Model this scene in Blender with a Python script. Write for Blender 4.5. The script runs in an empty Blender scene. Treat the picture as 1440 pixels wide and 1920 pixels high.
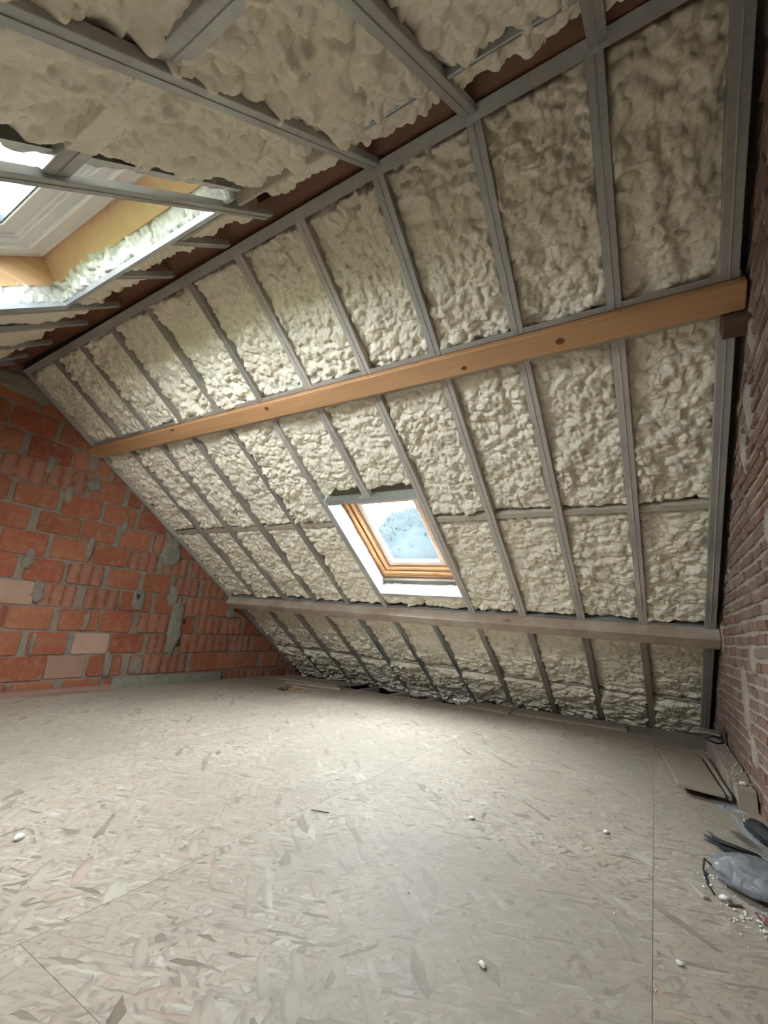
import bpy, bmesh, math, random
import numpy as np
from mathutils import Matrix, Vector

# ------------------------------------------------------------------ scene, camera, light
sc = bpy.context.scene
COL = sc.collection
R = random.Random(7)
cam_d = bpy.data.cameras.new('camera')
cam_d.sensor_fit = 'HORIZONTAL'; cam_d.sensor_width = 36.0
cam_d.lens = 36.0 * 817.54 / 1440.0
cam_d.clip_start = 0.02; cam_d.clip_end = 300
cam = bpy.data.objects.new('camera', cam_d); COL.objects.link(cam)
RIGHT = Vector((0.85569, 0.51095, 0.08204)); DOWN = Vector((-0.05640, 0.24967, -0.96669)); FWD = Vector((-0.51441, 0.82255, 0.24246))
m3 = Matrix((RIGHT, -DOWN, -FWD)).transposed()
cam.matrix_world = Matrix.Translation((4.5085, -5.0749, 0.75)) @ m3.to_4x4()
sc.camera = cam

SKY = 88.0
w = bpy.data.worlds.new('overcast_sky'); sc.world = w; w.use_nodes = True
bg = w.node_tree.nodes['Background']; bg.inputs['Color'].default_value = (0.94, 0.975, 1.0, 1); bg.inputs['Strength'].default_value = SKY

vs = sc.view_settings
vs.view_transform = 'Standard'; vs.look = 'None'; vs.exposure = 0.0; vs.gamma = 1.0; vs.use_curve_mapping = False
cy = sc.cycles
cy.use_denoising = True; cy.use_adaptive_sampling = True; cy.adaptive_threshold = 0.2; cy.adaptive_min_samples = 12; cy.max_bounces = 6; cy.diffuse_bounces = 5; cy.glossy_bounces = 3; cy.transparent_max_bounces = 12
cy.sample_clamp_indirect = 12.0; cy.caustics_reflective = False; cy.caustics_refractive = False

# ------------------------------------------------------------------ frames of reference
A = math.radians(33.5316); SA, CA = math.sin(A), math.cos(A)
B = math.radians(40.0); SB, CB = math.sin(B), math.cos(B)
def S(x, s, n):           # far slope: along ridge, up the slope from the eave, into the room
    return (x, -s * CA - n * SA, s * SA - n * CA)
def F(x, t, n):           # near slope: along ridge, down from the ridge, into the room
    return (x, -4.0 - t * CB + n * SB, 2.55 - t * SB - n * CB)
def fz(x): return -0.09 + 0.0205 * x
LX = 4.90                 # face of the right gable
X = [0.0, 0.505, 0.943, 1.389, 1.838, 2.279, 2.712, 3.155, 3.599, 4.030, 4.444, 4.868]
def s_top(x): return 4.605 + 0.0215 * x

def portal(name, fn, u0, u1, v0, v1, n):
    pts = [Vector(fn(u, v, n)) for u, v in ((u0, v0), (u1, v0), (u1, v1), (u0, v1))]
    c = sum(pts, Vector()) / 4
    ex = (pts[1] - pts[0]).normalized(); ey = (pts[3] - pts[0]).normalized()
    inward = (Vector(fn(u0, v0, n + 1)) - pts[0]).normalized()
    ez = -inward
    ey = ez.cross(ex)
    l = bpy.data.lights.new(name, 'AREA'); l.shape = 'RECTANGLE'
    l.size = (pts[1] - pts[0]).length; l.size_y = (pts[3] - pts[0]).length
    l.cycles.is_portal = True
    o = bpy.data.objects.new(name, l); COL.objects.link(o)
    o.matrix_world = Matrix.Translation(c) @ Matrix((ex, ey, ez)).transposed().to_4x4()
portal('sky_portal_far', S, 2.30, 3.10, 1.87, 2.87, -0.26)
portal('sky_portal_near', F, 1.78, 3.11, 0.35, 1.74, -0.36)

# ------------------------------------------------------------------ materials
class NT:
    def __init__(s, name):
        s.m = bpy.data.materials.new(name); s.m.use_nodes = True
        s.t = s.m.node_tree; s.b = s.t.nodes['Principled BSDF']; s.out = s.t.nodes['Material Output']
    def n(s, typ, ins=None, **props):
        k = s.t.nodes.new(typ)
        for a, v in props.items(): setattr(k, a, v)
        for a, v in (ins or {}).items(): s.put(k.inputs[a], v)
        return k
    def put(s, sock, v):
        if hasattr(v, 'is_linked') or isinstance(v, bpy.types.NodeSocket): s.t.links.new(v, sock)
        else: sock.default_value = v
    def coord(s, scale=(1, 1, 1), rot=(0, 0, 0), loc=(0, 0, 0), src='Object'):
        tc = s.n('ShaderNodeTexCoord')
        mp = s.n('ShaderNodeMapping', {'Vector': tc.outputs[src], 'Scale': scale, 'Rotation': rot, 'Location': loc})
        return mp.outputs[0]
    def noise(s, vec, scale, detail=4, rough=0.55, dist=0.0):
        return s.n('ShaderNodeTexNoise', {'Vector': vec, 'Scale': scale, 'Detail': detail, 'Roughness': rough, 'Distortion': dist}).outputs[0]
    def ramp(s, fac, stops, interp='LINEAR'):
        r = s.n('ShaderNodeValToRGB', {'Fac': fac}); cr = r.color_ramp; cr.interpolation = interp
        while len(cr.elements) < len(stops): cr.elements.new(0.5)
        for e, (p, c) in zip(cr.elements, stops):
            e.position = p; e.color = (c, c, c, 1) if isinstance(c, (int, float)) else (*c, 1)
        return r.outputs[0]
    def mix(s, fac, a, b, mode='MIX'):
        k = s.n('ShaderNodeMix', data_type='RGBA', blend_type=mode)
        for i, v in ((0, fac), (6, a), (7, b)):
            if isinstance(v, tuple) and len(v) == 3: v = (*v, 1)
            s.put(k.inputs[i], v)
        return k.outputs[2]
    def math(s, op, a, b=0.0, clamp=False):
        k = s.n('ShaderNodeMath', operation=op, use_clamp=clamp); s.put(k.inputs[0], a); s.put(k.inputs[1], b); return k.outputs[0]
    def bump(s, h, strength=0.3, dist=0.01):
        k = s.n('ShaderNodeBump', {'Height': h, 'Strength': strength, 'Distance': dist}); s.put(s.b.inputs['Normal'], k.outputs[0])
    def rnd(s): return s.n('ShaderNodeObjectInfo').outputs['Random']
    def done(s, col=None, rough=0.8, metal=0.0, spec=None):
        if col is not None: s.put(s.b.inputs['Base Color'], (*col, 1) if isinstance(col, tuple) and len(col) == 3 else col)
        s.put(s.b.inputs['Roughness'], rough); s.put(s.b.inputs['Metallic'], metal)
        if spec is not None: s.put(s.b.inputs['Specular IOR Level'], spec)
        return s.m

def m_foam(name, c1, c2, c3):
    t = NT(name); v = t.coord()
    a = t.noise(v, 2.2, 1); b = t.noise(v, 16, 2)
    vo = t.n('ShaderNodeTexVoronoi', {'Vector': v, 'Scale': 50.0, 'Randomness': 1.0})
    col = t.mix(t.ramp(a, [(0.35, 0.0), (0.68, 1.0)]), c1, c2)
    col = t.mix(t.ramp(b, [(0.52, 0.0), (0.75, 0.55)]), col, c3)
    t.bump(t.math('SUBTRACT', t.math('MULTIPLY', b, 0.5), t.math('MULTIPLY', vo.outputs['Distance'], vo.outputs['Distance'])), 0.32, 0.012)
    return t.done(col, 0.85, spec=0.25)
FOAM = m_foam('spray_foam', (0.77, 0.715, 0.575), (0.81, 0.765, 0.645), (0.70, 0.615, 0.455))
FOAM_W = m_foam('fresh_white_foam', (0.60, 0.61, 0.57), (0.66, 0.68, 0.645), (0.54, 0.53, 0.45))

def m_steel(name, base, dust, amt, metal=0.75, rough=0.42):
    t = NT(name); v = t.coord(); g = t.coord((3, 3, 3))
    a = t.noise(v, 3.2, 4); b = t.noise(v, 38, 3)
    dm = t.ramp(a, [(0.5 - amt, 0.0), (0.78 - amt * 0.5, 1.0)])
    col = t.mix(dm, base, dust)
    col = t.mix(t.ramp(b, [(0.45, 0.0), (0.8, 0.35)]), col, tuple(x * 0.6 for x in base))
    t.put(t.b.inputs['Metallic'], 0.0)
    met = t.math('MULTIPLY', t.math('SUBTRACT', 1.0, dm), metal)
    t.bump(b, 0.12, 0.004)
    return t.done(col, t.math('ADD', rough, t.math('MULTIPLY', dm, 0.4)), met)
STEEL = m_steel('galvanised_steel', (0.44, 0.45, 0.43), (0.40, 0.375, 0.33), 0.14)
STEEL_D = m_steel('dusty_galvanised_steel', (0.46, 0.45, 0.43), (0.52, 0.475, 0.41), 0.25)
STEEL_B = m_steel('bare_galvanised_steel', (0.42, 0.45, 0.46), (0.33, 0.33, 0.30), 0.05, 0.85, 0.33)
STEEL_C = m_steel('foam_dusted_steel', (0.40, 0.385, 0.34), (0.50, 0.45, 0.355), 0.35, 0.3, 0.6)
STEEL_E = m_steel('shaded_dusty_steel', (0.30, 0.285, 0.26), (0.33, 0.29, 0.24), 0.25, 0.5)  # dusty steel with the shade on the stud sides put into its colour
TRIM = m_steel('bright_edge_steel', (0.50, 0.54, 0.58), (0.44, 0.46, 0.46), 0.02, 0.6, 0.35)

def m_wood(name, c1, c2, knot, dust=None, damt=0.0, axis=0, gscale=1.0, rough=0.6):
    t = NT(name)
    sc_ = [26.0, 26.0, 26.0]; sc_[axis] = 1.6
    v = t.coord(tuple(x * gscale for x in sc_)); o = t.coord()
    g = t.noise(v, 1.0, 5, 0.6, 0.6)
    col = t.mix(t.ramp(g, [(0.3, 0.0), (0.7, 1.0)]), c1, c2)
    kv = [6.0, 6.0, 6.0]; kv[axis] = 2.2
    vo = t.n('ShaderNodeTexVoronoi', {'Vector': t.coord(tuple(kv)), 'Scale': 1.0, 'Randomness': 1.0})
    col = t.mix(t.ramp(vo.outputs['Distance'], [(0.03, 1.0), (0.10, 0.0)]), col, knot)
    if dust:
        d = t.noise(o, 5, 5)
        col = t.mix(t.ramp(d, [(0.62 - damt, 0.0), (0.85 - damt, 0.9)]), col, dust)
    t.bump(g, 0.15, 0.004)
    return t.done(col, rough)
PINE = m_wood('orange_pine_timber', (0.41, 0.215, 0.09), (0.50, 0.285, 0.138), (0.17, 0.06, 0.02))
DUSTWOOD = m_wood('dusty_timber', (0.31, 0.225, 0.165), (0.38, 0.285, 0.215), (0.15, 0.08, 0.05), (0.44, 0.38, 0.315), 0.22)
RIDGEWOOD = m_wood('dark_reddish_timber', (0.13, 0.052, 0.028), (0.19, 0.08, 0.042), (0.06, 0.02, 0.01))
VARNISH = m_wood('varnished_window_wood', (0.50, 0.24, 0.09), (0.62, 0.33, 0.14), (0.4, 0.16, 0.05), rough=0.35)
VARNISH_D = m_wood('dark_varnished_wood', (0.20, 0.085, 0.04), (0.29, 0.13, 0.06), (0.1, 0.04, 0.02), rough=0.4)
VARNISH_L = m_wood('pale_window_wood', (0.66, 0.48, 0.37), (0.74, 0.57, 0.46), (0.5, 0.3, 0.2), rough=0.4)
LINING = m_wood('plywood_lining', (0.58, 0.37, 0.21), (0.66, 0.45, 0.27), (0.22, 0.13, 0.08), axis=1, gscale=0.5)
LINING2 = m_wood('pine_lining', (0.52, 0.32, 0.16), (0.70, 0.47, 0.26), (0.40, 0.24, 0.12), axis=1, gscale=0.8)
DARKWOOD = m_wood('dark_old_timber', (0.075, 0.045, 0.03), (0.12, 0.075, 0.05), (0.04, 0.02, 0.01))
GREYWOOD = m_wood('grey_weathered_timber', (0.30, 0.255, 0.205), (0.38, 0.33, 0.265), (0.12, 0.09, 0.06), (0.36, 0.325, 0.275), 0.12)
PINKWOOD = m_wood('pinkish_batten', (0.23, 0.125, 0.092), (0.30, 0.175, 0.13), (0.15, 0.07, 0.05), axis=1)

def m_osb(name, dustcol, damt, bright=1.0):
    t = NT(name)
    o = t.coord()
    wn = t.n('ShaderNodeTexNoise', {'Vector': o, 'Scale': 34.0, 'Detail': 1.0})
    warp = t.n('ShaderNodeMix', data_type='VECTOR'); t.put(warp.inputs[0], 0.010); t.put(warp.inputs[4], o); t.put(warp.inputs[5], wn.outputs[1])
    wv = warp.outputs[1]
    col = None
    pal = [(0.0, (0.22, 0.175, 0.13)), (0.10, (0.42, 0.36, 0.29)), (0.45, (0.47, 0.41, 0.335)), (0.70, (0.475, 0.39, 0.31)), (0.80, (0.46, 0.345, 0.27)), (0.88, (0.49, 0.435, 0.36)), (1.0, (0.56, 0.505, 0.425))]
    pal = [(p, tuple(x * bright * 0.82 for x in c)) for p, c in pal]
    for k, (rot, sx, sy, thr) in enumerate(((0.35, 15, 70, -1), (1.25, 16, 75, 0.45), (2.0, 13, 60, 0.55), (2.75, 17, 85, 0.55), (0.75, 9, 38, 0.84))):
        rt = t.n('ShaderNodeVectorRotate', {'Vector': wv, 'Angle': rot}, rotation_type='Z_AXIS')
        mp = t.n('ShaderNodeMapping', {'Vector': rt.outputs[0], 'Scale': (sx, sy, 1.0), 'Location': (k * 3.1, k * 1.7, 0)})
        vo = t.n('ShaderNodeTexVoronoi', {'Vector': mp.outputs[0], 'Scale': 1.0, 'Randomness': 1.0}, voronoi_dimensions='2D')
        sep = t.n('ShaderNodeSeparateColor', {'Color': vo.outputs['Color']})
        c = t.ramp(sep.outputs[0], pal)
        c = t.mix(1.0, c, t.ramp(vo.outputs['Distance'], [(0.40, 1.0), (0.80, 0.66)]), 'MULTIPLY')
        if col is None: col = c; h = sep.outputs[0]
        else:
            msk = t.math('GREATER_THAN', sep.outputs[1], thr)
            col = t.mix(msk, col, c)
            h = t.n('ShaderNodeMix', {0: msk, 2: h, 3: sep.outputs[0]}).outputs[0]
    d = t.noise(o, 0.9, 4, 0.6); d2 = t.noise(o, 26, 4, 0.75)
    dm = t.math('MULTIPLY', t.ramp(d, [(0.58 - damt, 0.0), (0.80 - damt, 1.0)]), t.ramp(d2, [(0.30, 0.45), (0.6, 1.0)]))
    col = t.mix(t.math('MULTIPLY', dm, 0.85), col, dustcol)
    t.bump(d2, 0.18, 0.004)
    return t.done(col, 0.66, spec=0.35)
OSB = m_osb('dusty_osb', (0.265, 0.228, 0.183), 0.20)
OSB_D = m_osb('very_dusty_osb', (0.285, 0.238, 0.182), 0.3, 0.85)

def m_block(name, c1, c2, ribbed=False, mortar=0.5):
    t = NT(name); v = t.coord(src='Generated'); o = t.n('ShaderNodeNewGeometry').outputs['Position']
    r = t.rnd()
    a = t.noise(o, 6, 4); b = t.noise(o, 45, 4); cc = t.noise(o, 16, 6, 0.7)
    col = t.mix(t.ramp(a, [(0.3, 0.0), (0.7, 1.0)]), c1, c2)
    col = t.mix(r, col, t.mix(1.0, col, (0.72, 0.66, 0.62), 'MULTIPLY'))
    h = t.math('MULTIPLY', b, 0.4)
    if ribbed:
        wv = t.n('ShaderNodeTexWave', {'Vector': t.n('ShaderNodeMapping', {'Vector': v, 'Scale': (1, 1, 1)}).outputs[0], 'Scale': 1.0, 'Distortion': 0.7, 'Detail': 2.0, 'Detail Scale': 2.0}, wave_type='BANDS', bands_direction='Y')
        col = t.mix(t.ramp(wv.outputs[1], [(0.55, 0.0), (0.8, 0.5)]), col, (0.30, 0.165, 0.115))
        col = t.mix(t.ramp(wv.outputs[1], [(0.02, 0.6), (0.2, 0.0)]), col, (0.15, 0.05, 0.03))
        h = t.math('ADD', h, wv.outputs[1])
    col = t.mix(t.ramp(cc, [(0.52 - 0.06 * mortar, 0.0), (0.74 - 0.06 * mortar, 0.65)]), col, (0.27, 0.22, 0.17))
    t.bump(h, 0.3, 0.008)
    return t.done(col, 0.88, spec=0.2)
BLOCK = [m_block('orange_clay_block', (0.315, 0.108, 0.054), (0.385, 0.148, 0.08)),
         m_block('deep_red_clay_block', (0.29, 0.085, 0.045), (0.36, 0.118, 0.064)),
         m_block('ribbed_clay_block', (0.32, 0.115, 0.066), (0.39, 0.155, 0.095), True, 0.8)]
BLOCK_P = m_block('pinkish_clay_block', (0.40, 0.25, 0.18), (0.46, 0.30, 0.225), False, 0.3)

def m_plain(name, c1, c2, scale=12, rough=0.9, bump=0.5, metal=0.0, spec=0.3, dist=0.01):
    t = NT(name); v = t.n('ShaderNodeNewGeometry').outputs['Position']
    a = t.noise(v, scale, 6, 0.65); b = t.noise(v, scale * 6, 4)
    col = t.mix(t.ramp(a, [(0.3, 0.0), (0.7, 1.0)]), c1, c2)
    t.bump(t.math('ADD', a, t.math('MULTIPLY', b, 0.5)), bump, dist)
    return t.done(col, rough, metal, spec)
MORTAR = m_plain('grey_brown_mortar', (0.18, 0.145, 0.11), (0.27, 0.22, 0.17))
MORTAR_G = m_plain('greenish_grey_mortar', (0.18, 0.168, 0.13), (0.27, 0.25, 0.20))
MORTAR_R = m_plain('pale_lime_mortar', (0.33, 0.285, 0.235), (0.46, 0.41, 0.35), 18, bump=0.9)
RED = [m_plain('old_red_brick', (0.17, 0.092, 0.072), (0.27, 0.17, 0.135), 16),
       m_plain('brown_red_brick', (0.165, 0.105, 0.085), (0.26, 0.185, 0.155), 18),
       m_plain('dusty_red_brick', (0.20, 0.135, 0.108), (0.31, 0.25, 0.205), 20)]
BLACK = m_plain('black_rubber', (0.012, 0.013, 0.015), (0.03, 0.032, 0.036), 20, 0.5)
VOID = m_plain('dark_underfloor', (0.035, 0.028, 0.022), (0.06, 0.048, 0.036), 6)
WHITE = m_plain('white_lacquered_frame', (0.76, 0.775, 0.79), (0.82, 0.83, 0.84), 3, 0.35, 0.03)
CRUMB = m_plain('foam_crumbs', (0.78, 0.75, 0.66), (0.86, 0.84, 0.78), 40)
DUSTP = m_plain('dusty_board_edge', (0.34, 0.29, 0.22), (0.46, 0.40, 0.32), 25)
GREYSHEET = m_plain('grey_plastic_sheet', (0.25, 0.275, 0.31), (0.36, 0.38, 0.40), 10, 0.4, 0.2)
MAROON = m_plain('dark_red_film', (0.10, 0.028, 0.03), (0.16, 0.05, 0.05), 9, 0.35, 0.2)
ROOFDECK = m_plain('roof_deck', (0.10, 0.085, 0.07), (0.15, 0.125, 0.10), 4)
LAWN = m_plain('lawn', (0.06, 0.09, 0.035), (0.09, 0.12, 0.05), 0.4)
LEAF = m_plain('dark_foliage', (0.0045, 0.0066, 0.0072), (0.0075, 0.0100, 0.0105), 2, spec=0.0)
BARK = m_plain('bark', (0.05, 0.04, 0.03), (0.08, 0.065, 0.05), 6)
GASKET = m_plain('dark_gasket', (0.05, 0.055, 0.06), (0.08, 0.085, 0.09), 20, 0.6)

def m_pane(name, tint, haze):
    t = NT(name); v = t.coord()
    tr = t.n('ShaderNodeBsdfTransparent', {'Color': (*tint, 1)})
    dl = t.n('ShaderNodeBsdfTranslucent', {'Color': (0.75, 0.85, 0.92, 1)})
    gl = t.n('ShaderNodeBsdfGlossy', {'Color': (1, 1, 1, 1), 'Roughness': 0.05})
    sp = t.n('ShaderNodeTexVoronoi', {'Vector': v, 'Scale': 55.0, 'Randomness': 1.0})
    spots = t.ramp(sp.outputs['Distance'], [(0.05, 1.0), (0.16, 0.0)])
    fac = t.math('ADD', t.math('MULTIPLY', t.noise(v, 6, 5, 0.7), haze), t.math('MULTIPLY', spots, haze * 0.8))
    a = t.n('ShaderNodeMixShader', {0: fac, 1: tr.outputs[0], 2: dl.outputs[0]})
    b = t.n('ShaderNodeMixShader', {0: 0.035, 1: a.outputs[0], 2: gl.outputs[0]})
    t.t.links.new(b.outputs[0], t.out.inputs[0]); t.t.nodes.remove(t.b)
    return t.m
PANE = m_pane('dusty_glass', (0.92, 0.96, 0.98), 0.007)
PANE2 = m_pane('light_cutting_glass', (0.70, 0.72, 0.73), 0.004)  # grey tint added to cut the daylight from the near skylight
t = NT('crumpled_clear_plastic'); v = t.coord()
tr = t.n('ShaderNodeBsdfTransparent', {'Color': (0.75, 0.78, 0.80, 1)})
pb = t.n('ShaderNodeBsdfPrincipled', {'Base Color': (0.30, 0.32, 0.335, 1), 'Roughness': 0.22})
bm_ = t.n('ShaderNodeBump', {'Height': t.noise(v, 22, 4, 0.6, 1.0), 'Strength': 0.6, 'Distance': 0.02})
t.t.links.new(bm_.outputs[0], pb.inputs['Normal'])
mx = t.n('ShaderNodeMixShader', {0: t.ramp(t.noise(v, 14, 3), [(0.3, 0.45), (0.7, 0.85)]), 1: tr.outputs[0], 2: pb.outputs[0]})
t.t.links.new(mx.outputs[0], t.out.inputs[0]); t.t.nodes.remove(t.b); PLASTIC = t.m

# ------------------------------------------------------------------ mesh helpers
def link(o, parent=None):
    COL.objects.link(o)
    if parent is not None:
        o.parent = parent
        o.location = Vector(o.location) - parent_loc(parent)
    return o
def parent_loc(p):
    l = Vector(p.location)
    while p.parent is not None:
        p = p.parent; l = l + Vector(p.location)
    return l
def mesh(name, verts, faces, mat, parent=None, smooth=False, rebase=True, bevel=0.0):
    me = bpy.data.meshes.new(name)
    verts = [Vector(v) for v in verts]
    loc = Vector((0, 0, 0))
    if rebase and verts:
        loc = Vector(((min(v.x for v in verts) + max(v.x for v in verts)) / 2, (min(v.y for v in verts) + max(v.y for v in verts)) / 2, min(v.z for v in verts)))
        verts = [v - loc for v in verts]
    me.from_pydata(verts, [], faces)
    bm = bmesh.new(); bm.from_mesh(me)
    bmesh.ops.recalc_face_normals(bm, faces=bm.faces)
    if bevel > 0: bmesh.ops.bevel(bm, geom=list(bm.edges), offset=bevel, segments=1, affect='EDGES', profile=0.7)
    bm.to_mesh(me); bm.free()
    if smooth: me.polygons.foreach_set('use_smooth', [True] * len(me.polygons))
    me.materials.append(mat)
    o = bpy.data.objects.new(name, me); o.location = loc
    return link(o, parent)
BOXF = [(0, 1, 2, 3), (7, 6, 5, 4), (0, 4, 5, 1), (1, 5, 6, 2), (2, 6, 7, 3), (3, 7, 4, 0)]
W3 = lambda x, y, z: (x, y, z)
def box(name, fn, u0, u1, v0, v1, n0, n1, mat, parent=None, bevel=0.0):
    vs_ = [fn(u, v, n) for n in (n0, n1) for u, v in ((u0, v0), (u1, v0), (u1, v1), (u0, v1))]
    return mesh(name, vs_, BOXF, mat, parent, bevel=bevel)
def prism(name, fn, poly, c0, c1, mat, parent=None, smooth=False, bevel=0.0):
    n = len(poly)
    vs_ = [fn(a, b, c) for c in (c0, c1) for a, b in poly]
    fs = [tuple(range(n)), tuple(range(2 * n - 1, n - 1, -1))] + [(i, (i + 1) % n, n + (i + 1) % n, n + i) for i in range(n)]
    return mesh(name, vs_, fs, mat, parent, smooth, bevel=bevel)
def ring(name, fn, ro, ri, n0, n1, mat, parent=None, bevel=0.0):
    vs_ = []
    for n in (n0, n1):
        for (a0, a1, b0, b1) in (ro, ri):
            vs_ += [fn(u, v, n) for u, v in ((a0, b0), (a1, b0), (a1, b1), (a0, b1))]
    fs = []
    for i in range(4):
        j = (i + 1) % 4
        fs += [(i, j, 4 + j, 4 + i), (8 + i, 8 + j, 12 + j, 12 + i), (i, j, 8 + j, 8 + i), (4 + i, 4 + j, 12 + j, 12 + i)]
    return mesh(name, vs_, fs, mat, parent, bevel=bevel)
def inset(r, d): return (r[0] + d, r[1] - d, r[2] + d, r[3] - d)
def tube(name, pts, rad, mat, parent=None, seg=8):
    pts = [Vector(p) for p in pts]; vs_ = []; fs = []
    rads = rad if isinstance(rad, (list, tuple)) else [rad] * len(pts)
    for i, p in enumerate(pts):
        d = (pts[min(i + 1, len(pts) - 1)] - pts[max(i - 1, 0)]).normalized()
        a = d.cross(Vector((0.13, 0.2, 1))).normalized(); b = d.cross(a)
        for k in range(seg):
            an = 2 * math.pi * k / seg
            vs_.append(p + (a * math.cos(an) + b * math.sin(an)) * rads[i])
    for i in range(len(pts) - 1):
        for k in range(seg):
            fs.append((i * seg + k, i * seg + (k + 1) % seg, (i + 1) * seg + (k + 1) % seg, (i + 1) * seg + k))
    fs += [tuple(range(seg)), tuple(range((len(pts) - 1) * seg, len(pts) * seg))]
    return mesh(name, vs_, fs, mat, parent, True)
def empty(name, loc):
    o = bpy.data.objects.new(name, None); o.location = loc; o.empty_display_size = 0.1
    COL.objects.link(o); return o
def tag(o, label=None, cat=None, group=None, kind=None):
    for k, v in (('label', label), ('category', cat), ('group', group), ('kind', kind)):
        if v: o[k] = v
    return o

# ------------------------------------------------------------------ spray foam height field
def hsh(ix, iy, k):
    a = np.sin(ix * 127.1 + iy * 311.7 + k * 74.7) * 43758.5453
    return a - np.floor(a)
def vnoise(u, v, k):
    iu, iv = np.floor(u), np.floor(v); fu, fv = u - iu, v - iv
    fu = fu * fu * (3 - 2 * fu); fv = fv * fv * (3 - 2 * fv)
    return ((hsh(iu, iv, k) * (1 - fu) + hsh(iu + 1, iv, k) * fu) * (1 - fv) + (hsh(iu, iv + 1, k) * (1 - fu) + hsh(iu + 1, iv + 1, k) * fu) * fv)
def popcorn(u, v, cell, k, sx=1.0):
    u = u / (cell * sx); v = v / cell
    iu, iv = np.floor(u), np.floor(v); best = np.zeros_like(u)
    for dx in (-1, 0, 1):
        for dy in (-1, 0, 1):
            cx, cy_ = iu + dx, iv + dy
            px = cx + 0.15 + 0.7 * hsh(cx, cy_, k); py = cy_ + 0.15 + 0.7 * hsh(cx, cy_, k + 3.3)
            hr = hsh(cx, cy_, k + 7.1); r = 0.55 + 0.4 * hr
            d2 = (u - px) ** 2 + (v - py) ** 2
            best = np.maximum(best, np.sqrt(np.maximum(r * r - d2, 0)) * (0.55 + 0.45 * hr))
    return best
def foam(parent, fn, u0, u1, v0, v1, res, base, amp=1.0, seed=0.0, edge=0.035, drop=0.03, skirt=0.09, stretch=1.0, mat=None, name='foam_panel', ragged=(0, 0, 0, 0), big=1.0):
    nu = max(3, int(round((u1 - u0) / res)) + 1); nv = max(3, int(round((v1 - v0) / res)) + 1)
    U, V = np.meshgrid(np.linspace(u0, u1, nu), np.linspace(v0, v1, nv))
    # ragged outline: pull an edge in by noise
    l, r, b, tp = ragged
    if any(ragged):
        fu = (U - u0) / (u1 - u0); fv = (V - v0) / (v1 - v0)
        rag = lambda c, k: np.abs(vnoise(c * 14, c * 0 + k, seed) - 0.3) * 1.2 + 0.35 * vnoise(c * 45, c * 0 + k, seed + 2)
        U = U + l * rag(V, 1) * (1 - fu) - r * rag(V, 2) * fu
        V = V + b * rag(U, 3) * (1 - fv) - tp * rag(U, 4) * fv
    wu = U + 0.035 * (vnoise(U * 9, V * 9, seed + 1) - 0.5) + 0.014 * (vnoise(U * 30, V * 30, seed + 2) - 0.5)
    wv = V + 0.035 * (vnoise(U * 9, V * 9, seed + 4) - 0.5) + 0.014 * (vnoise(U * 30, V * 30, seed + 5) - 0.5)
    act = 0.55 + 0.9 * vnoise(U * 3.1, V * 2.3, seed + 9)
    h = 0.012 * popcorn(wu, wv, 0.080 * big, 11 + seed, stretch) + 0.027 * popcorn(wu, wv, 0.040 * big, 23 + seed, stretch) * act + 0.017 * popcorn(wu, wv, 0.021 * big, 41 + seed, stretch) * (0.6 + 0.4 * act)
    h += 0.014 * (vnoise(U * 4.5, V * 3.0, seed + 13) - 0.5) + 0.012 * (vnoise(U * 11, V * 11, seed + 15) - 0.5)
    h *= amp * 1.25
    h -= 0.008
    e = np.minimum(np.minimum(U - U[:, :1], U[:, -1:] - U), np.minimum(V - V[:1, :], V[-1:, :] - V))
    ew = edge * (0.35 + 1.3 * vnoise(U * 7, V * 7, seed + 21))
    q = np.clip(e / np.maximum(ew, 1e-4), 0, 1); q = q * q * (3 - 2 * q)
    n = base + h - drop * (1 - q)
    pu = U + 0.010 * (vnoise(U * 35, V * 35, seed + 31) - 0.5) * q; pv = V + 0.010 * (vnoise(U * 35, V * 35, seed + 33) - 0.5) * q
    # skirt: one more ring, pushed back
    def pad(a, f): 
        return np.pad(a, 1, mode='edge') if f is None else f
    PU, PV = np.pad(pu, 1, mode='edge'), np.pad(pv, 1, mode='edge'); PN = np.pad(n, 1, mode='edge')
    for sl in (np.s_[0, :], np.s_[-1, :], np.s_[:, 0], np.s_[:, -1]): PN[sl] = base - skirt
    xyz = fn(PU.ravel(), PV.ravel(), PN.ravel())
    co = np.stack([np.broadcast_to(np.asarray(c, dtype=float), PU.size) for c in xyz], 1)
    nu += 2; nv += 2
    me = bpy.data.meshes.new(name)
    idx = np.arange(nu * nv).reshape(nv, nu)
    q4 = np.stack([idx[:-1, :-1], idx[:-1, 1:], idx[1:, 1:], idx[1:, :-1]], -1).reshape(-1, 4)
    p0, p1, p2 = co[q4[0][0]], co[q4[0][1]], co[q4[0][3]]
    mid = q4[len(q4) // 2]; nn = np.cross(co[mid[1]] - co[mid[0]], co[mid[3]] - co[mid[0]])
    inward = np.array(fn(u0, v0, 1.0), dtype=float) - np.array(fn(u0, v0, 0.0), dtype=float)
    if nn @ inward < 0: q4 = q4[:, ::-1]
    loc = np.array([(co[:, 0].min() + co[:, 0].max()) / 2, (co[:, 1].min() + co[:, 1].max()) / 2, co[:, 2].min()])
    co = co - loc
    me.vertices.add(len(co)); me.vertices.foreach_set('co', co.astype(np.float32).ravel())
    me.loops.add(q4.size); me.loops.foreach_set('vertex_index', q4.astype(np.int32).ravel())
    me.polygons.add(len(q4)); me.polygons.foreach_set('loop_start', np.arange(0, q4.size, 4, dtype=np.int32))
    me.polygons.foreach_set('use_smooth', np.ones(len(q4), dtype=bool))
    me.update(calc_edges=True); me.materials.append(mat or FOAM)
    o = bpy.data.objects.new(name, me); o.location = loc
    return link(o, parent)

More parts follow.
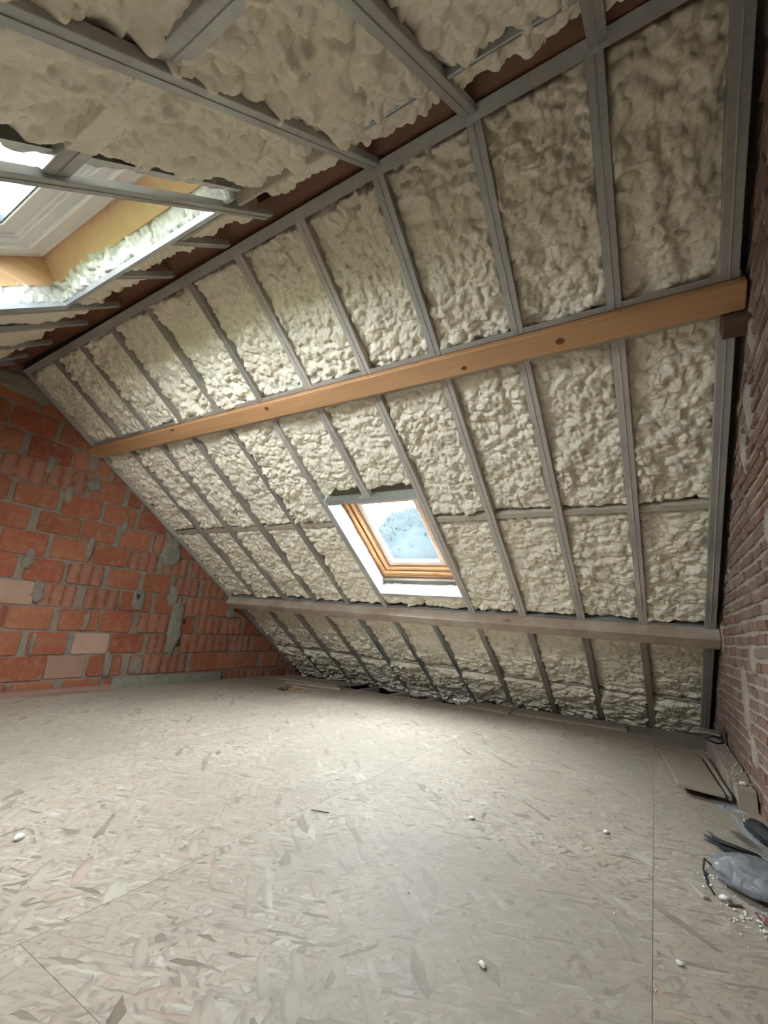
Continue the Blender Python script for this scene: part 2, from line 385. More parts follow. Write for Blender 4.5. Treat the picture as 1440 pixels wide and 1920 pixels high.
# ------------------------------------------------------------------ large structure
# floor: a dark subfloor slab that carries joists and boards
floor = mesh('floor', [(x, y, -0.42 + d) for d in (-0.05, 0) for x, y in ((-0.2, -7.3), (5.1, -7.3), (5.1, 1.1), (-0.2, 1.1))], BOXF, VOID, None)
tag(floor, 'dusty beige OSB attic floor with loose boards along the eave', None, kind='structure')
TH = 0.018
def fbox(name, x0, x1, y0, y1, dz0, dz1, mat, parent, bevel=0.0, skew=0.0):
    vs_ = []
    for d in (dz0, dz1):
        for x, y in ((x0, y0), (x1, y0), (x1, y1), (x0, y1)):
            xx = x + skew * (y - y0); vs_.append((xx, y, fz(xx) + d))
    return mesh(name, vs_, BOXF, mat, parent, bevel=bevel)
G = 0.0006
xs_ = [0.0, 0.80, 2.02, 3.24, 4.46, LX]
def panel(x0, x1, y0, y1, mat=OSB): fbox('floor_panel', x0 + G, x1 - G, y0 + G, y1 - G, -TH, 0.0, mat, floor)
for c in range(5):
    x0, x1 = xs_[c], xs_[c + 1]
    ys = [-7.2, -5.66, -3.22, -0.78] if c % 2 == 0 else [-7.2, -6.5, -4.44, -2.0]
    for a, b in zip(ys, ys[1:]): panel(x0, x1, a, b)
# far row, with the cut-out and the open eave strip
panel(0.80, 2.02, -2.0, -1.22); panel(1.17, 2.02, -1.22, -0.44); panel(0.80, 1.17, -0.86, -0.44)
panel(0.0, 0.80, -0.78, -0.30)
panel(2.02, 3.24, -0.78, -0.42); panel(3.24, 4.46, -2.0, -0.42); panel(4.46, LX, -0.78, 0.0)
panel(3.24, 4.46, -0.42, 0.0, OSB_D); panel(2.72, 3.24, -0.42, 0.0, OSB_D)
for i in range(1, 11):      # floor joists under the boards, laid across under each stud
    fbox('joist', X[i] - 0.03, X[i] + 0.03, -1.6, 0.12, -0.24, -TH - 0.002, GREYWOOD, floor)
fbox('joist', 0.70, 1.24, -0.90, -0.86, -0.16, -TH - 0.002, PINE, floor)
fbox('joist', 1.17, 1.21, -1.24, -0.86, -0.16, -TH - 0.002, PINE, floor)

# gable walls: mortar slabs, blocks and bricks stand proud of them
def gable(name, x0, x1, mat):
    prof = [(-7.25, -0.45), (1.0, -0.45), (0.33, -0.0), (-3.93, 2.82), (-7.25, 0.06)]
    vs_ = [(x, y, z) for x in (x0, x1) for y, z in prof]; n = 5
    return mesh(name, vs_, [tuple(range(n)), tuple(range(2 * n - 1, n - 1, -1))] + [(i, (i + 1) % n, n + (i + 1) % n, n + i) for i in range(n)], mat)
wl = tag(gable('wall_left', -0.22, -0.012, MORTAR), 'left gable wall of orange hollow clay blocks with smeared mortar', kind='structure')
wr = tag(gable('wall_right', LX + 0.004, LX + 0.22, MORTAR_R), 'right gable wall of old dark red bricks with rough pale joints', kind='structure')

def clip(poly, a, b, c):        # keep a*y + b*z <= c
    out = []
    for i, p in enumerate(poly):
        q = poly[(i + 1) % len(poly)]
        dp = a * p[0] + b * p[1] - c; dq = a * q[0] + b * q[1] - c
        if dp <= 0: out.append(p)
        if dp * dq < 0:
            k = dp / (dp - dq); out.append((p[0] + k * (q[0] - p[0]), p[1] + k * (q[1] - p[1])))
    return out
def roof_clip(poly, m):
    poly = clip(poly, SA, CA, m)                       # far slope:  y*sinA + z*cosA <= m
    c0 = -(-4.0) * SB + 2.55 * CB
    return clip(poly, -SB, CB, c0 + m) if len(poly) > 2 else poly
def area(p): return abs(sum(p[i][0] * p[(i + 1) % len(p)][1] - p[(i + 1) % len(p)][0] * p[i][1] for i in range(len(p)))) / 2

rest_v, rest_f = [], []
pinks = {(0, 0), (1, 0)}
for k in range(-1, 13):
    z0 = 0.016 + 0.2055 * k
    off = -2.97 if k % 2 else -3.135
    for j in range(-13, 9):
        y0 = off + 0.356 * j + R.uniform(-0.02, 0.02); y1 = y0 + R.uniform(0.285, 0.336)
        if (k, j) in pinks: y0 = off + 0.356 * j; y1 = y0 + 0.31
        zz0, zz1 = z0 + R.uniform(0.004, 0.014), z0 + 0.2055 - R.uniform(0.003, 0.012)
        if k == -1: zz0 = -0.16
        cz = R.uniform(0.006, 0.02)
        poly = [(y0 + cz, zz0), (y1 - R.uniform(0.004, 0.02), zz0), (y1 + R.uniform(-0.006, 0.006), zz0 + R.uniform(0.01, 0.03)), (y1 + R.uniform(-0.006, 0.006), zz1 - R.uniform(0.008, 0.03)),
                (y1 - R.uniform(0.008, 0.03), zz1), (y0 + R.uniform(0.006, 0.025), zz1), (y0 + R.uniform(-0.006, 0.006), zz1 - R.uniform(0.008, 0.025)), (y0, zz0 + cz)]
        poly = roof_clip(poly, 0.05)
        if len(poly) < 3 or area(poly) < 0.0012: continue
        prd = R.uniform(-0.004, 0.004)
        vis = y1 > -3.60 - 0.23 * z0
        if vis:
            mt = BLOCK_P if ((k, j) in pinks or (k == 3 and y0 < -3.4 < y1)) else (BLOCK[2] if R.random() < (0.5 if y0 > -2.75 and z0 < 1.3 else 0.12) else R.choice(BLOCK[:2] + BLOCK[:1]))
            n = len(poly)
            vs_ = [(-0.03, y, z) for y, z in poly] + [(prd - 0.004, y, z) for y, z in poly]
            cyy = sum(p[0] for p in poly) / n; czz = sum(p[1] for p in poly) / n
            vs_ += [(prd, cyy + (y - cyy) * 0.965, czz + (z - czz) * 0.95) for y, z in poly]
            fs = [tuple(range(2 * n, 3 * n))] + [(a * n + i, a * n + (i + 1) % n, (a + 1) * n + (i + 1) % n, (a + 1) * n + i) for a in (0, 1) for i in range(n)]
            mesh('clay_block', vs_, fs, mt, wl)
        else:
            b0 = len(rest_v); n = len(poly)
            rest_v += [(x, y, z) for x in (-0.03, prd) for y, z in poly]
            rest_f += [tuple(range(b0 + n, b0 + 2 * n))] + [(b0 + i, b0 + (i + 1) % n, b0 + n + (i + 1) % n, b0 + n + i) for i in range(n)]
tag(mesh('blockwork', rest_v, rest_f, BLOCK[0], wl), kind='stuff')

def blob(name, cy_, cz_, ry, rz, d, mat, parent, seed, xface=0.0, sgn=1, n=22, m_=0.05):
    rr = random.Random(seed); outer = []
    for i in range(n):
        a = 2 * math.pi * i / n
        p = 3.2
        k = (abs(math.cos(a)) ** p + abs(math.sin(a)) ** p) ** (-1 / p) * rr.uniform(0.68, 1.14)
        outer.append((cy_ + ry * k * math.cos(a), cz_ + rz * k * math.sin(a)))
    outer = roof_clip(outer, m_)
    n = len(outer); vs_ = []
    for sc_, dd in ((1.0, -0.012), (0.95, d * 0.55), (0.6, d)):
        vs_ += [(xface + sgn * (dd + (rr.uniform(-0.002, 0.002) if sc_ < 1 else 0)), cy_ + (y - cy_) * sc_, cz_ + (z - cz_) * sc_) for y, z in outer]
    fs = [(a * n + i, a * n + (i + 1) % n, (a + 1) * n + (i + 1) % n, (a + 1) * n + i) for a in (0, 1) for i in range(n)] + [tuple(range(2 * n, 3 * n))]
    return mesh(name, vs_, fs, mat, parent, True)
for i, (y, z, ry, rz) in enumerate(((-2.20, 1.32, 0.11, 0.19), (-1.98, 0.50, 0.085, 0.30), (-2.46, 0.74, 0.075, 0.11), (-2.08, 0.82, 0.06, 0.12), (-3.80, 2.46, 0.28, 0.10), (-3.17, 2.02, 0.06, 0.13), (-3.12, 1.78, 0.07, 0.07),
                                    (-1.25, 0.70, 0.07, 0.07), (-3.3, 1.63, 0.035, 0.10), (-3.02, 1.2, 0.03, 0.11), (-2.62, 0.12, 0.045, 0.12), (-3.47, 1.02, 0.04, 0.10), (-2.9, 0.53, 0.025, 0.10), (-2.33, 0.12, 0.075, 0.10), (-2.75, 1.45, 0.03, 0.10), (-3.28, 0.32, 0.02, 0.10), (-3.34, 0.75, 0.05, 0.10), (-2.62, 1.72, 0.03, 0.09), (-3.5, 1.85, 0.03, 0.1))):
    blob('mortar_patch', y, z, ry, rz, 0.010, MORTAR_G if i in (0, 1, 2, 3, 4, 7) else MORTAR, wl, 50 + i)
for y, z in ((-1.90, 0.565), (-1.91, 0.33), (-2.47, 0.79)): blob('anchor_hole', y, z, 0.028, 0.035, 0.013, VOID, wl, int(90 + z * 100), n=12)
mesh('concrete_footing', [(x, y, z) for x in (-0.02, 0.03) for y, z in ((-2.56, -0.12), (-1.28, -0.12), (-1.28, 0.0), (-1.8, 0.005), (-2.2, 0.02), (-2.56, 0.02))],
     [(0, 1, 2, 3, 4, 5), (11, 10, 9, 8, 7, 6)] + [(i, (i + 1) % 6, 6 + (i + 1) % 6, 6 + i) for i in range(6)], MORTAR_G, wl)

# right wall bricks
CB_H = 0.0597   # brick course
variants = []
for q in range(18):
    lq = (0.185, 0.185, 0.09)[q % 3]
    rr = random.Random(q); dq = 0.03
    vs_ = []
    for (sc_, xx) in ((1.0, 0.03), (1.0, 0.004), (0.9, -0.004)):
        for y, z in ((-lq / 2, -0.0215), (0.0, -0.0215), (lq / 2, -0.0215), (lq / 2, 0.0215), (0.0, 0.0215), (-lq / 2, 0.0215)):
            sy = 1 - (1 - sc_) * 0.25
            vs_.append((xx + (rr.uniform(-0.004, 0.004) if sc_ < 1 else 0), y * sy + rr.uniform(-0.004, 0.004), z * (sc_ * 0.97) + rr.uniform(-0.0035, 0.0035)))
    fs = [(12, 13, 16, 17), (13, 14, 15, 16)] + [(a * 6 + i, a * 6 + (i + 1) % 6, (a + 1) * 6 + (i + 1) % 6, (a + 1) * 6 + i) for a in (0, 1) for i in range(6)]
    me = bpy.data.meshes.new('brick'); me.from_pydata(vs_, [], fs)
    bm = bmesh.new(); bm.from_mesh(me); bmesh.ops.recalc_face_normals(bm, faces=bm.faces); bm.to_mesh(me); bm.free()
    me.materials.append(RED[(q // 3) % 3]); variants.append((me, lq))
rest_v, rest_f = [], []
for k in range(-2, 47):
    zc = 0.03 + CB_H * k
    y = 0.30 - R.uniform(0, 0.2)
    lim = -2.35 - 0.55 * zc
    while y > -7.2:
        me, lq = R.choice([v_ for v_ in variants if (v_[1] > 0.1) == (R.random() < 0.72)] or variants)
        yc = y - lq / 2
        y -= lq + R.uniform(0.010, 0.018)
        edge_m = max(SA * (yc + lq / 2) + CA * (zc + 0.03), -SB * (yc - lq / 2) + CB * (zc + 0.03) - (4.0 * SB + 2.55 * CB))
        if edge_m > 0.10: continue
        if yc > lim - 0.1:
            o = bpy.data.objects.new('brick', me); o.location = (LX + R.uniform(-0.004, 0.004), yc, zc + R.uniform(-0.003, 0.003)); o.rotation_euler = (R.uniform(-0.02, 0.02), 0, R.uniform(-0.012, 0.012))
            link(o, wr)
        else:
            b0 = len(rest_v); dx = R.uniform(-0.004, 0.004)
            rest_v += [(v_.co.x + LX + dx, v_.co.y + yc, v_.co.z + zc) for v_ in me.vertices]
            rest_f += [tuple(b0 + i for i in p.vertices) for p in me.polygons]
tag(mesh('brickwork', rest_v, rest_f, RED[1], wr), kind='stuff')
for i, (y, z, ry, rz) in enumerate(((-2.02, 0.50, 0.085, 0.19), (-2.1, 0.27, 0.06, 0.08), (-2.92, 1.72, 0.07, 0.12), (-2.72, 1.62, 0.05, 0.1), (-1.33, 0.86, 0.035, 0.14), (-2.35, 0.72, 0.05, 0.07), (-3.12, 2.0, 0.05, 0.12), (-3.0, 1.2, 0.06, 0.08))):
    blob('mortar_patch', y, z, ry, rz, 0.010, MORTAR_R, wr, 70 + i, xface=LX - 0.002, sgn=-1, m_=0.09)

# ------------------------------------------------------------------ roof slopes
W1 = (2.29, 3.12, 1.86, 2.91)            # far window, outer frame on the slope
W2 = (1.765, 3.12, 0.335, 1.75)          # near window
ceil_far = ring('ceiling', S, (-0.2, 5.1, -1.0, 4.98), W1, -0.17, -0.13, ROOFDECK)
tag(ceil_far, 'far roof slope lined with lumpy cream spray foam between the studs', kind='structure')
ceil_near = ring('ceiling', F, (-0.2, 5.1, -0.35, 4.3), W2, -0.30, -0.26, ROOFDECK)
tag(ceil_near, 'near roof slope overhead with cream spray foam around the white skylight', kind='structure')

RS = 0.0065
for i in range(11):
    a, b = X[i], X[i + 1]; sd = i * 1.37
    if i == 0: a += 0.03
    near = i >= 7
    bg_ = 1.0 + 0.06 * max(0, i - 6)
    rs = 0.006 if near else (0.007 if i > 3 else 0.0085)
    foam(ceil_far, S, a, b, 3.86, s_top((a + b) / 2) + 0.02, rs, -0.060, 1.0 + 0.08 * (i >= 8) + 0.3 * (i < 5), sd, big=bg_ * (1.25 if i == 10 else 1.0), skirt=0.07)
    if i in (5, 6):
        foam(ceil_far, S, a, b, 2.985, 3.75, RS, -0.058, 1.0, sd + 0.2, skirt=0.10, ragged=(0, 0, 0.06, 0), edge=0.02)
        foam(ceil_far, S, a, b, 1.62, 1.80, RS, -0.055, 1.0, sd + 0.5, skirt=0.09, stretch=1.5, edge=0.02)
    else:
        foam(ceil_far, S, a, b, 2.715, 3.75, rs, -0.060, 1.0 + 0.2 * (i < 5), sd + 0.2, big=bg_, skirt=0.07)
        foam(ceil_far, S, a, b, 1.60, 2.665, rs, -0.060, 1.0, sd + 0.5, stretch=1.25, big=bg_, skirt=0.07)
    foam(ceil_far, S, a, b, 0.55, 1.48, rs, -0.058, 1.0, sd + 0.7, stretch=1.6, skirt=0.07)
    foam(ceil_far, S, a, b, -0.26, 0.52, rs, -0.040, 1.15, sd + 0.9, stretch=1.9, skirt=0.08, edge=0.05)
# window reveal, sprayed
foam(ceil_far, lambda u, v, h: S(2.315 + h, u, v), 1.82, 2.92, -0.165, -0.004, 0.009, -0.014, 0.35, 5.1, edge=0.015, drop=0.006, skirt=0.02, mat=FOAM_W)
foam(ceil_far, lambda u, v, h: S(u, 1.815 + h, v), 2.31, 3.14, -0.165, -0.004, 0.009, -0.010, 0.35, 6.1, edge=0.015, drop=0.006, skirt=0.02, mat=FOAM_W)
foam(ceil_far, lambda u, v, h: S(3.12 - h, u, v), 1.82, 2.92, -0.165, -0.01, 0.012, -0.014, 0.35, 7.1, edge=0.015, drop=0.006, skirt=0.02, mat=FOAM_W)

X2 = [0.0, 0.28, 0.70, 1.235, 1.645, 2.22, 2.70, 3.066, 3.61, 4.03, 4.46, 4.86]
for i in range(11):
    a, b = X2[i], X2[i + 1]; sd = 20 + i * 1.73
    if i in (4, 5, 6):
        foam(ceil_near, F, a, b, 0.02, 0.29, 0.0075, -0.062, 1.05, sd, skirt=0.16, ragged=(0, 0, 0.10, 0), edge=0.03, big=1.2)
        continue
    rs = 0.0065 if i >= 7 else 0.012
    if i == 7: a = 3.17
    foam(ceil_near, F, a, b, 0.045 if i >= 7 else 0.0, 1.75, rs, -0.058, 1.1, sd, skirt=0.16, ragged=(0.05 if i == 7 else 0, 0, 0.06, 0), edge=0.03, big=1.3)
foam(ceil_near, F, 0.0, 4.88, 1.77, 4.15, 0.03, -0.06, 1.0, 40, skirt=0.15)
foam(ceil_near, lambda u, v, h: F(u, 0.325 + h, v), 1.72, 3.14, -0.135, -0.016, 0.007, -0.012, 0.75, 8.1, edge=0.02, drop=0.01, skirt=0.02, mat=FOAM_W, big=0.9)
foam(ceil_near, lambda u, v, h: F(1.745 + h, u, v), 0.30, 1.75, -0.135, -0.016, 0.008, -0.016, 0.75, 9.1, edge=0.02, drop=0.01, skirt=0.02, mat=FOAM_W, big=0.9)
foam(ceil_near, lambda u, v, h: F(3.165 - h, u, v), 0.30, 1.75, -0.26, -0.03, 0.009, -0.004, 0.75, 9.7, edge=0.02, drop=0.01, skirt=0.02, mat=FOAM_W, big=0.9)

# ------------------------------------------------------------------ skylights
def window(name, fn, rect, steps, glass_n, label, pane_mat):
    c = Vector(fn((rect[0] + rect[1]) / 2, rect[2], 0))
    e = tag(empty(name, c), label, kind='structure')
    d = 0.0
    for (nm, wd, n0, n1, mt) in steps:
        ring(nm, fn, inset(rect, d), inset(rect, d + wd), n0, n1, mt, e, bevel=min(wd, 0.012) * 0.3)
        d += wd
    g = inset(rect, d - 0.004)
    box('pane', fn, g[0], g[1], g[2], g[3], glass_n - 0.004, glass_n, pane_mat, e)
    return e
w1 = window('window_1', S, W1, [('frame', 0.022, -0.235, -0.160, VARNISH_D), ('frame', 0.040, -0.235, -0.172, VARNISH), ('seal', 0.012, -0.235, -0.200, VARNISH_D),
                                 ('sash', 0.036, -0.235, -0.186, VARNISH), ('sash', 0.016, -0.235, -0.196, VARNISH_D), ('sash', 0.045, -0.235, -0.203, VARNISH_L), ('seal', 0.006, -0.235, -0.208, GASKET)],
            -0.213, 'brown varnished wooden roof window low in the far slope', PANE)
w2 = window('window_2', F, W2, [('frame', 0.020, -0.345, -0.246, WHITE), ('frame', 0.075, -0.345, -0.252, WHITE), ('bead', 0.022, -0.345, -0.242, WHITE), ('sash', 0.060, -0.345, -0.262, WHITE), ('sash', 0.018, -0.345, -0.272, WHITE),
                                 ('sash', 0.085, -0.345, -0.282, WHITE), ('seal', 0.006, -0.345, -0.288, GASKET)],
            -0.300, 'white skylight overhead in a plywood-lined opening', PANE2)
box('head_board', S, 2.29, 3.12, 2.912, 3.07, -0.175, -0.155, VARNISH_D, w1, 0.002)
box('lining_board', F, 1.745, 3.14, 0.315, 0.334, -0.26, -0.105, LINING, w2, 0.001)
box('lining_board', F, 1.745, 1.764, 0.334, 1.75, -0.26, -0.105, LINING2, w2, 0.001)
box('lining_board', F, 3.121, 3.14, 0.334, 1.75, -0.26, -0.105, LINING, w2, 0.001)
box('lining_board', F, 1.745, 3.14, 1.751, 1.77, -0.26, -0.05, LINING, w2, 0.001)
# edge trims of the openings
prism('edge_trim', lambda a, b, c: S(c, a, b), [(1.806, -0.03), (1.808, 0.003), (1.822, 0.003), (1.822, 0.0005), (1.811, 0.0005), (1.809, -0.03)], 2.31, 3.125, TRIM, w1)
prism('edge_trim', lambda a, b, c: S(a, c, b), [(2.309, -0.03), (2.307, 0.003), (2.323, 0.003), (2.323, 0.0005), (2.311, 0.0005), (2.312, -0.03)], 1.81, 2.93, TRIM, w1)
prism('edge_trim', lambda a, b, c: F(c, a, b), [(0.300, 0.004), (0.334, 0.002), (0.334, -0.020), (0.332, -0.020), (0.332, 0.0), (0.300, 0.002)], 1.69, 3.06, TRIM, w2)
prism('edge_trim', lambda a, b, c: F(a, c, b), [(1.690, 0.004), (1.756, 0.002), (1.756, -0.020), (1.754, -0.020), (1.754, 0.0), (1.690, 0.002)], 0.30, 1.75, TRIM, w2)

# ------------------------------------------------------------------ timber beams
def beam(fn, u0, u1, v0, v1, n0, n1, mat, label):
    return tag(box('roof_beam', fn, u0, u1, v0, v1, n0, n1, mat, None, 0.004), label, 'beam')
pb_ = beam(S, 0.0, 4.885, 3.757, 3.868, -0.12, 0.045, PINE, 'long orange pine beam crossing high on the far slope')
KNOT = m_plain('dark_wood_knot', (0.11, 0.04, 0.015), (0.20, 0.085, 0.035), 60, 0.6, 0.1)
for kx, ks, ka, kb in ((4.213, 3.809, 0.020, 0.015), (3.741, 3.790, 0.016, 0.010), (2.344, 3.836, 0.018, 0.014), (1.30, 3.85, 0.02, 0.01)):
    prism('knot', S and (lambda a, b, c, kx=kx, ks=ks: S(kx + a, ks + b, c)), [(ka * math.cos(i * math.pi / 7), kb * math.sin(i * math.pi / 7)) for i in range(14)], 0.040, 0.0456, KNOT, pb_)
beam(S, 0.0, 4.885, 1.482, 1.592, -0.12, 0.082, DUSTWOOD, 'low dusty brown beam crossing the far slope beneath the roof window')
beam(W3, 0.0, 4.89, -4.035, -3.895, 2.635, 2.80, RIDGEWOOD, 'dark reddish ridge beam in the gap between the two slopes')
tag(box('timber_block', S, 4.81, 4.895, 3.67, 3.753, 0.004, 0.085, DARKWOOD, None, 0.003), 'small dark timber block tucked under the right end of the orange beam', 'timber block')

# ------------------------------------------------------------------ steel stud frames
def cprof(wd, dp, groove=True, th=0.0022):
    h = wd / 2
    p = [(-h, -dp), (-h, -0.002), (-h + 0.002, 0)]
    if groove: p += [(-0.004, 0), (-0.001, 0.0028), (0.0015, 0.0028), (0.0025, 0)]
    p += [(h - 0.002, 0), (h, -0.002), (h, -dp), (h - th, -dp), (h - th, -0.006), (-h + th, -0.006), (-h + th, -dp)]
    return p
def stud(parent, fn, x, v0, v1, wd, dp, mat, n0=0.0, lean=0.0, groove=True, name='stud'):
    prof = cprof(wd, dp, groove)
    def g(a, b, c):
        k = (c - v0) / (v1 - v0)
        return fn(x + a + lean * (k - 0.5), c, b + n0)
    return prism(name, g, prof, v0, v1, mat, parent)
def track(parent, fn, v, fl, dp, x0, x1, mat, up=1, slope=0.0, n0=0.0, name='track'):
    p = [(0, -dp), (0, n0), (-up * fl, n0), (-up * fl, n0 - 0.002), (-up * 0.002, n0 - 0.002), (-up * 0.002, -dp)]
    def g(a, b, c): return fn(c, v + slope * c + a, b)
    return prism(name, g, p, x0, x1, mat, parent)

fu = tag(empty('steel_stud_frame', S(2.4, 3.87, 0)), 'steel stud frame on the far slope between ridge beam and orange beam', 'stud frame', 'steel stud frames on the roof slopes')
for i in range(1, 11):
    stud(fu, S, X[i], 3.872, s_top(X[i]) + 0.008, 0.058 if i > 5 else 0.048, 0.05, STEEL if i > 7 else (STEEL_D if i > 5 else STEEL_E), lean=R.uniform(-0.012, 0.012), n0=-0.002)
stud(fu, S, 4.835, 3.872, s_top(4.8) + 0.008, 0.062, 0.06, STEEL); stud(fu, S, 0.024, 3.872, 4.62, 0.045, 0.05, STEEL_D)
track(fu, S, 4.660, 0.048, 0.10, 0.0, 4.87, STEEL, 1, 0.0215, 0.0)
track(fu, S, 3.871, 0.026, 0.07, 0.0, 4.87, STEEL, -1, 0.0, -0.004)
fm = tag(empty('steel_stud_frame', S(2.4, 1.6, 0)), 'steel stud frame on the far slope between orange beam and low dusty beam', 'stud frame', 'steel stud frames on the roof slopes')
for i in range(1, 11):
    lo = 2.945 if i == 6 else 1.596
    stud(fm, S, X[i], lo, 3.755, 0.058 if i > 5 else 0.046, 0.05, STEEL_D if i > 4 else STEEL_E, lean=R.uniform(-0.012, 0.012), n0=-0.002)
stud(fm, S, 4.835, 1.596, 3.755, 0.062, 0.06, STEEL); stud(fm, S, 0.024, 1.596, 3.755, 0.045, 0.05, STEEL_D)
track(fm, S, 3.754, 0.026, 0.06, 0.0, 4.80, STEEL_C, 1, 0.0, 0.0)
track(fm, S, 1.595, 0.022, 0.075, 0.0, 4.87, STEEL_B, -1, 0.0, -0.01)
track(fm, S, 2.965, 0.046, 0.055, 2.31, 3.125, STEEL_B, 1, 0.0, 0.0, 'window_header')
for i in range(11):
    if i in (5, 6): continue
    a, b = X[i] + 0.028, X[i + 1] - 0.028
    box('cross_rail', S, a, b, 2.664 + R.uniform(-0.004, 0.004), 2.712 + R.uniform(-0.004, 0.004), -0.07, -0.022 if i > 6 else -0.030, STEEL_C, fm, 0.003)
fl = tag(empty('steel_stud_frame', S(2.4, 0.0, 0)), 'steel stud frame on the far slope between low dusty beam and floor', 'stud frame', 'steel stud frames on the roof slopes')
for i in range(1, 11):
    stud(fl, S, X[i], 0.03 if i > 6 else -0.02, 1.48, 0.05 if i > 6 else 0.045, 0.045, (STEEL_B if i in (4, 5, 6) else STEEL_E), lean=R.uniform(-0.02, 0.02), groove=i in (4, 5, 6), n0=-0.003)
stud(fl, S, 4.835, 0.0, 1.48, 0.062, 0.06, STEEL); stud(fl, S, 0.024, -0.06, 1.48, 0.045, 0.05, STEEL)
for i in range(11):
    a, b = X[i] + 0.024, X[i + 1] - 0.024
    box('cross_rail', S, a, b, 0.520, 0.548, -0.08, -0.030 + R.uniform(-0.004, 0.004), STEEL_C, fl, 0.003)
fn_ = tag(empty('steel_stud_frame', F(2.4, 0.6, 0)), 'steel stud frame overhead on the near slope around the white skylight', 'stud frame', 'steel stud frames on the roof slopes')
for i in range(1, 11):
    x = X2[i]
    hi = 0.298 if i in (5, 6) else 4.05
    top = {7: 0.01, 8: -0.07, 9: -0.07, 10: -0.065}.get(i, -0.06)
    stud(fn_, F, x, top, hi, 0.056 if i > 6 else 0.048, 0.027, STEEL, groove=True)
stud(fn_, F, 4.84, -0.06, 4.05, 0.062, 0.05, STEEL); stud(fn_, F, 0.024, -0.06, 4.05, 0.045, 0.05, STEEL)
for a, b, nn, mt in ((3.09, 3.24, -0.014, STEEL), (3.24, 3.585, -0.010, FOAM), (3.64, 4.0, -0.018, STEEL), (4.06, 4.43, -0.018, STEEL)):
    prism('cross_rail', lambda p, q, c, nn=nn: F(c, 0.985 + p, nn + q), cprof(0.085, 0.05, mt is STEEL), a, b, mt, fn_)
for a, b in ((3.12, 3.58), (3.64, 4.0), (4.06, 4.43), (2.73, 3.05)):
    prism('cross_rail', lambda p, q, c: F(c, 0.255 + p, -0.004 + q), cprof(0.022, 0.04, False), a, b, STEEL_B if a > 3.5 else STEEL_C, fn_)

# ------------------------------------------------------------------ loose boards and planks
def slab(name, corners, z0s, th, mat, label, cat, group=None, bevel=0.0015):
    vs_ = [(x, y, z) for (x, y), z in zip(corners, z0s)] + [(x, y, z + th) for (x, y), z in zip(corners, z0s)]
    return tag(mesh(name, vs_, BOXF, mat, None, bevel=bevel), label, cat, group)
slab('loose_board', [(3.28, -0.50), (4.262, -0.43), (4.24, -0.13), (3.25, -0.16)], [fz(3.3) + 0.001, fz(4.2) + 0.001, fz(4.2) + 0.001, fz(3.3) + 0.001], 0.022, OSB_D, 'long dusty loose board lying along the eave, under the right-hand studs', 'board', 'boards along the eave')
slab('loose_board', [(2.80, -0.45), (3.265, -0.52), (3.235, -0.16), (2.76, -0.15)], [fz(2.8) + 0.001, fz(3.2) + 0.001, fz(3.2) + 0.001, fz(2.8) + 0.001], 0.018, OSB_D, 'short dusty loose board lying at the eave left of the long one', 'board', 'boards along the eave')
slab('loose_board', [(0.30, -0.62), (1.20, -0.52), (1.28, -0.14), (0.16, -0.22)], [fz(0.3) + 0.001, fz(1.2) + 0.001, fz(1.3) + 0.001, fz(0.2) + 0.001], 0.022, OSB_D, 'loose board in the far left corner behind the floor cut-out', 'board', 'boards along the eave')
slab('wooden_strip', [(0.62, -0.80), (1.36, -0.66), (1.35, -0.60), (0.60, -0.74)], [fz(0.6) + 0.001, fz(1.3) + 0.001, fz(1.3) + 0.001, fz(0.6) + 0.001], 0.02, DUSTWOOD, 'narrow dusty wooden strip beside the dark floor cut-out', 'wood strip')
slab('wooden_plank', [(0.032, -5.2), (0.105, -5.2), (0.105, -2.60), (0.032, -2.60)], [fz(0.05) + 0.001] * 4, 0.045, PINKWOOD, 'reddish wooden plank on the floor along the orange block wall', 'plank')

# right-hand corner clutter
slab('board_offcut', [(4.572, -2.06), (4.765, -2.09), (4.728, -0.98), (4.488, -0.98)], [0.042, 0.042, 0.004, 0.004], 0.020, OSB_D, 'tilted OSB board offcut on the floor before the brick wall', 'board')
def stick(name, p0, p1, wd, th, mat, label, cat, group=None):
    p0, p1 = Vector(p0), Vector(p1); d = (p1 - p0).normalized(); s_ = d.cross(Vector((0, 0, 1))).normalized() * wd / 2; u_ = Vector((0, 0, th))
    vs_ = [p0 - s_, p0 + s_, p1 + s_, p1 - s_]
    return tag(mesh(name, [v for v in vs_] + [v + u_ for v in vs_], BOXF, mat, None, bevel=0.002), label, cat, group)
stick('wooden_batten', (4.784, -2.06, 0.030), (4.762, -1.00, 0.004), 0.018, 0.026, GREYWOOD, 'thin grey batten leaning along the right edge of the board offcut', 'batten')
stick('timber_offcut', (4.850, -2.10, 0.004), (4.852, -1.93, 0.004), 0.076, 0.096, GREYWOOD, 'nearest timber offcut lying against the brick wall', 'timber', 'timber offcuts by the brick wall')
stick('timber_offcut', (4.845, -1.90, 0.004), (4.848, -1.73, 0.004), 0.088, 0.108, GREYWOOD, 'middle timber offcut lying against the brick wall', 'timber', 'timber offcuts by the brick wall')
stick('timber_offcut', (4.846, -1.69, 0.004), (4.848, -0.62, 0.004), 0.090, 0.118, GREYWOOD, 'farthest timber offcut by the brick wall, under the black cable loop', 'timber', 'timber offcuts by the brick wall')
slab('tile_shard', [(4.76, -0.66), (4.88, -0.80), (4.89, -0.52), (4.78, -0.44)], [0.126, 0.138, 0.128, 0.124], 0.012, GREYWOOD, 'thin grey shard lying on top of the farthest timber offcut', 'shard')
tube('cable_loop', [(4.83 + 0.045 * math.cos(a), -0.92 + 0.12 * math.sin(a), 0.128 + 0.004 * math.sin(2 * a)) for a in [i * 2 * math.pi / 22 for i in range(42)]], 0.005, BLACK)
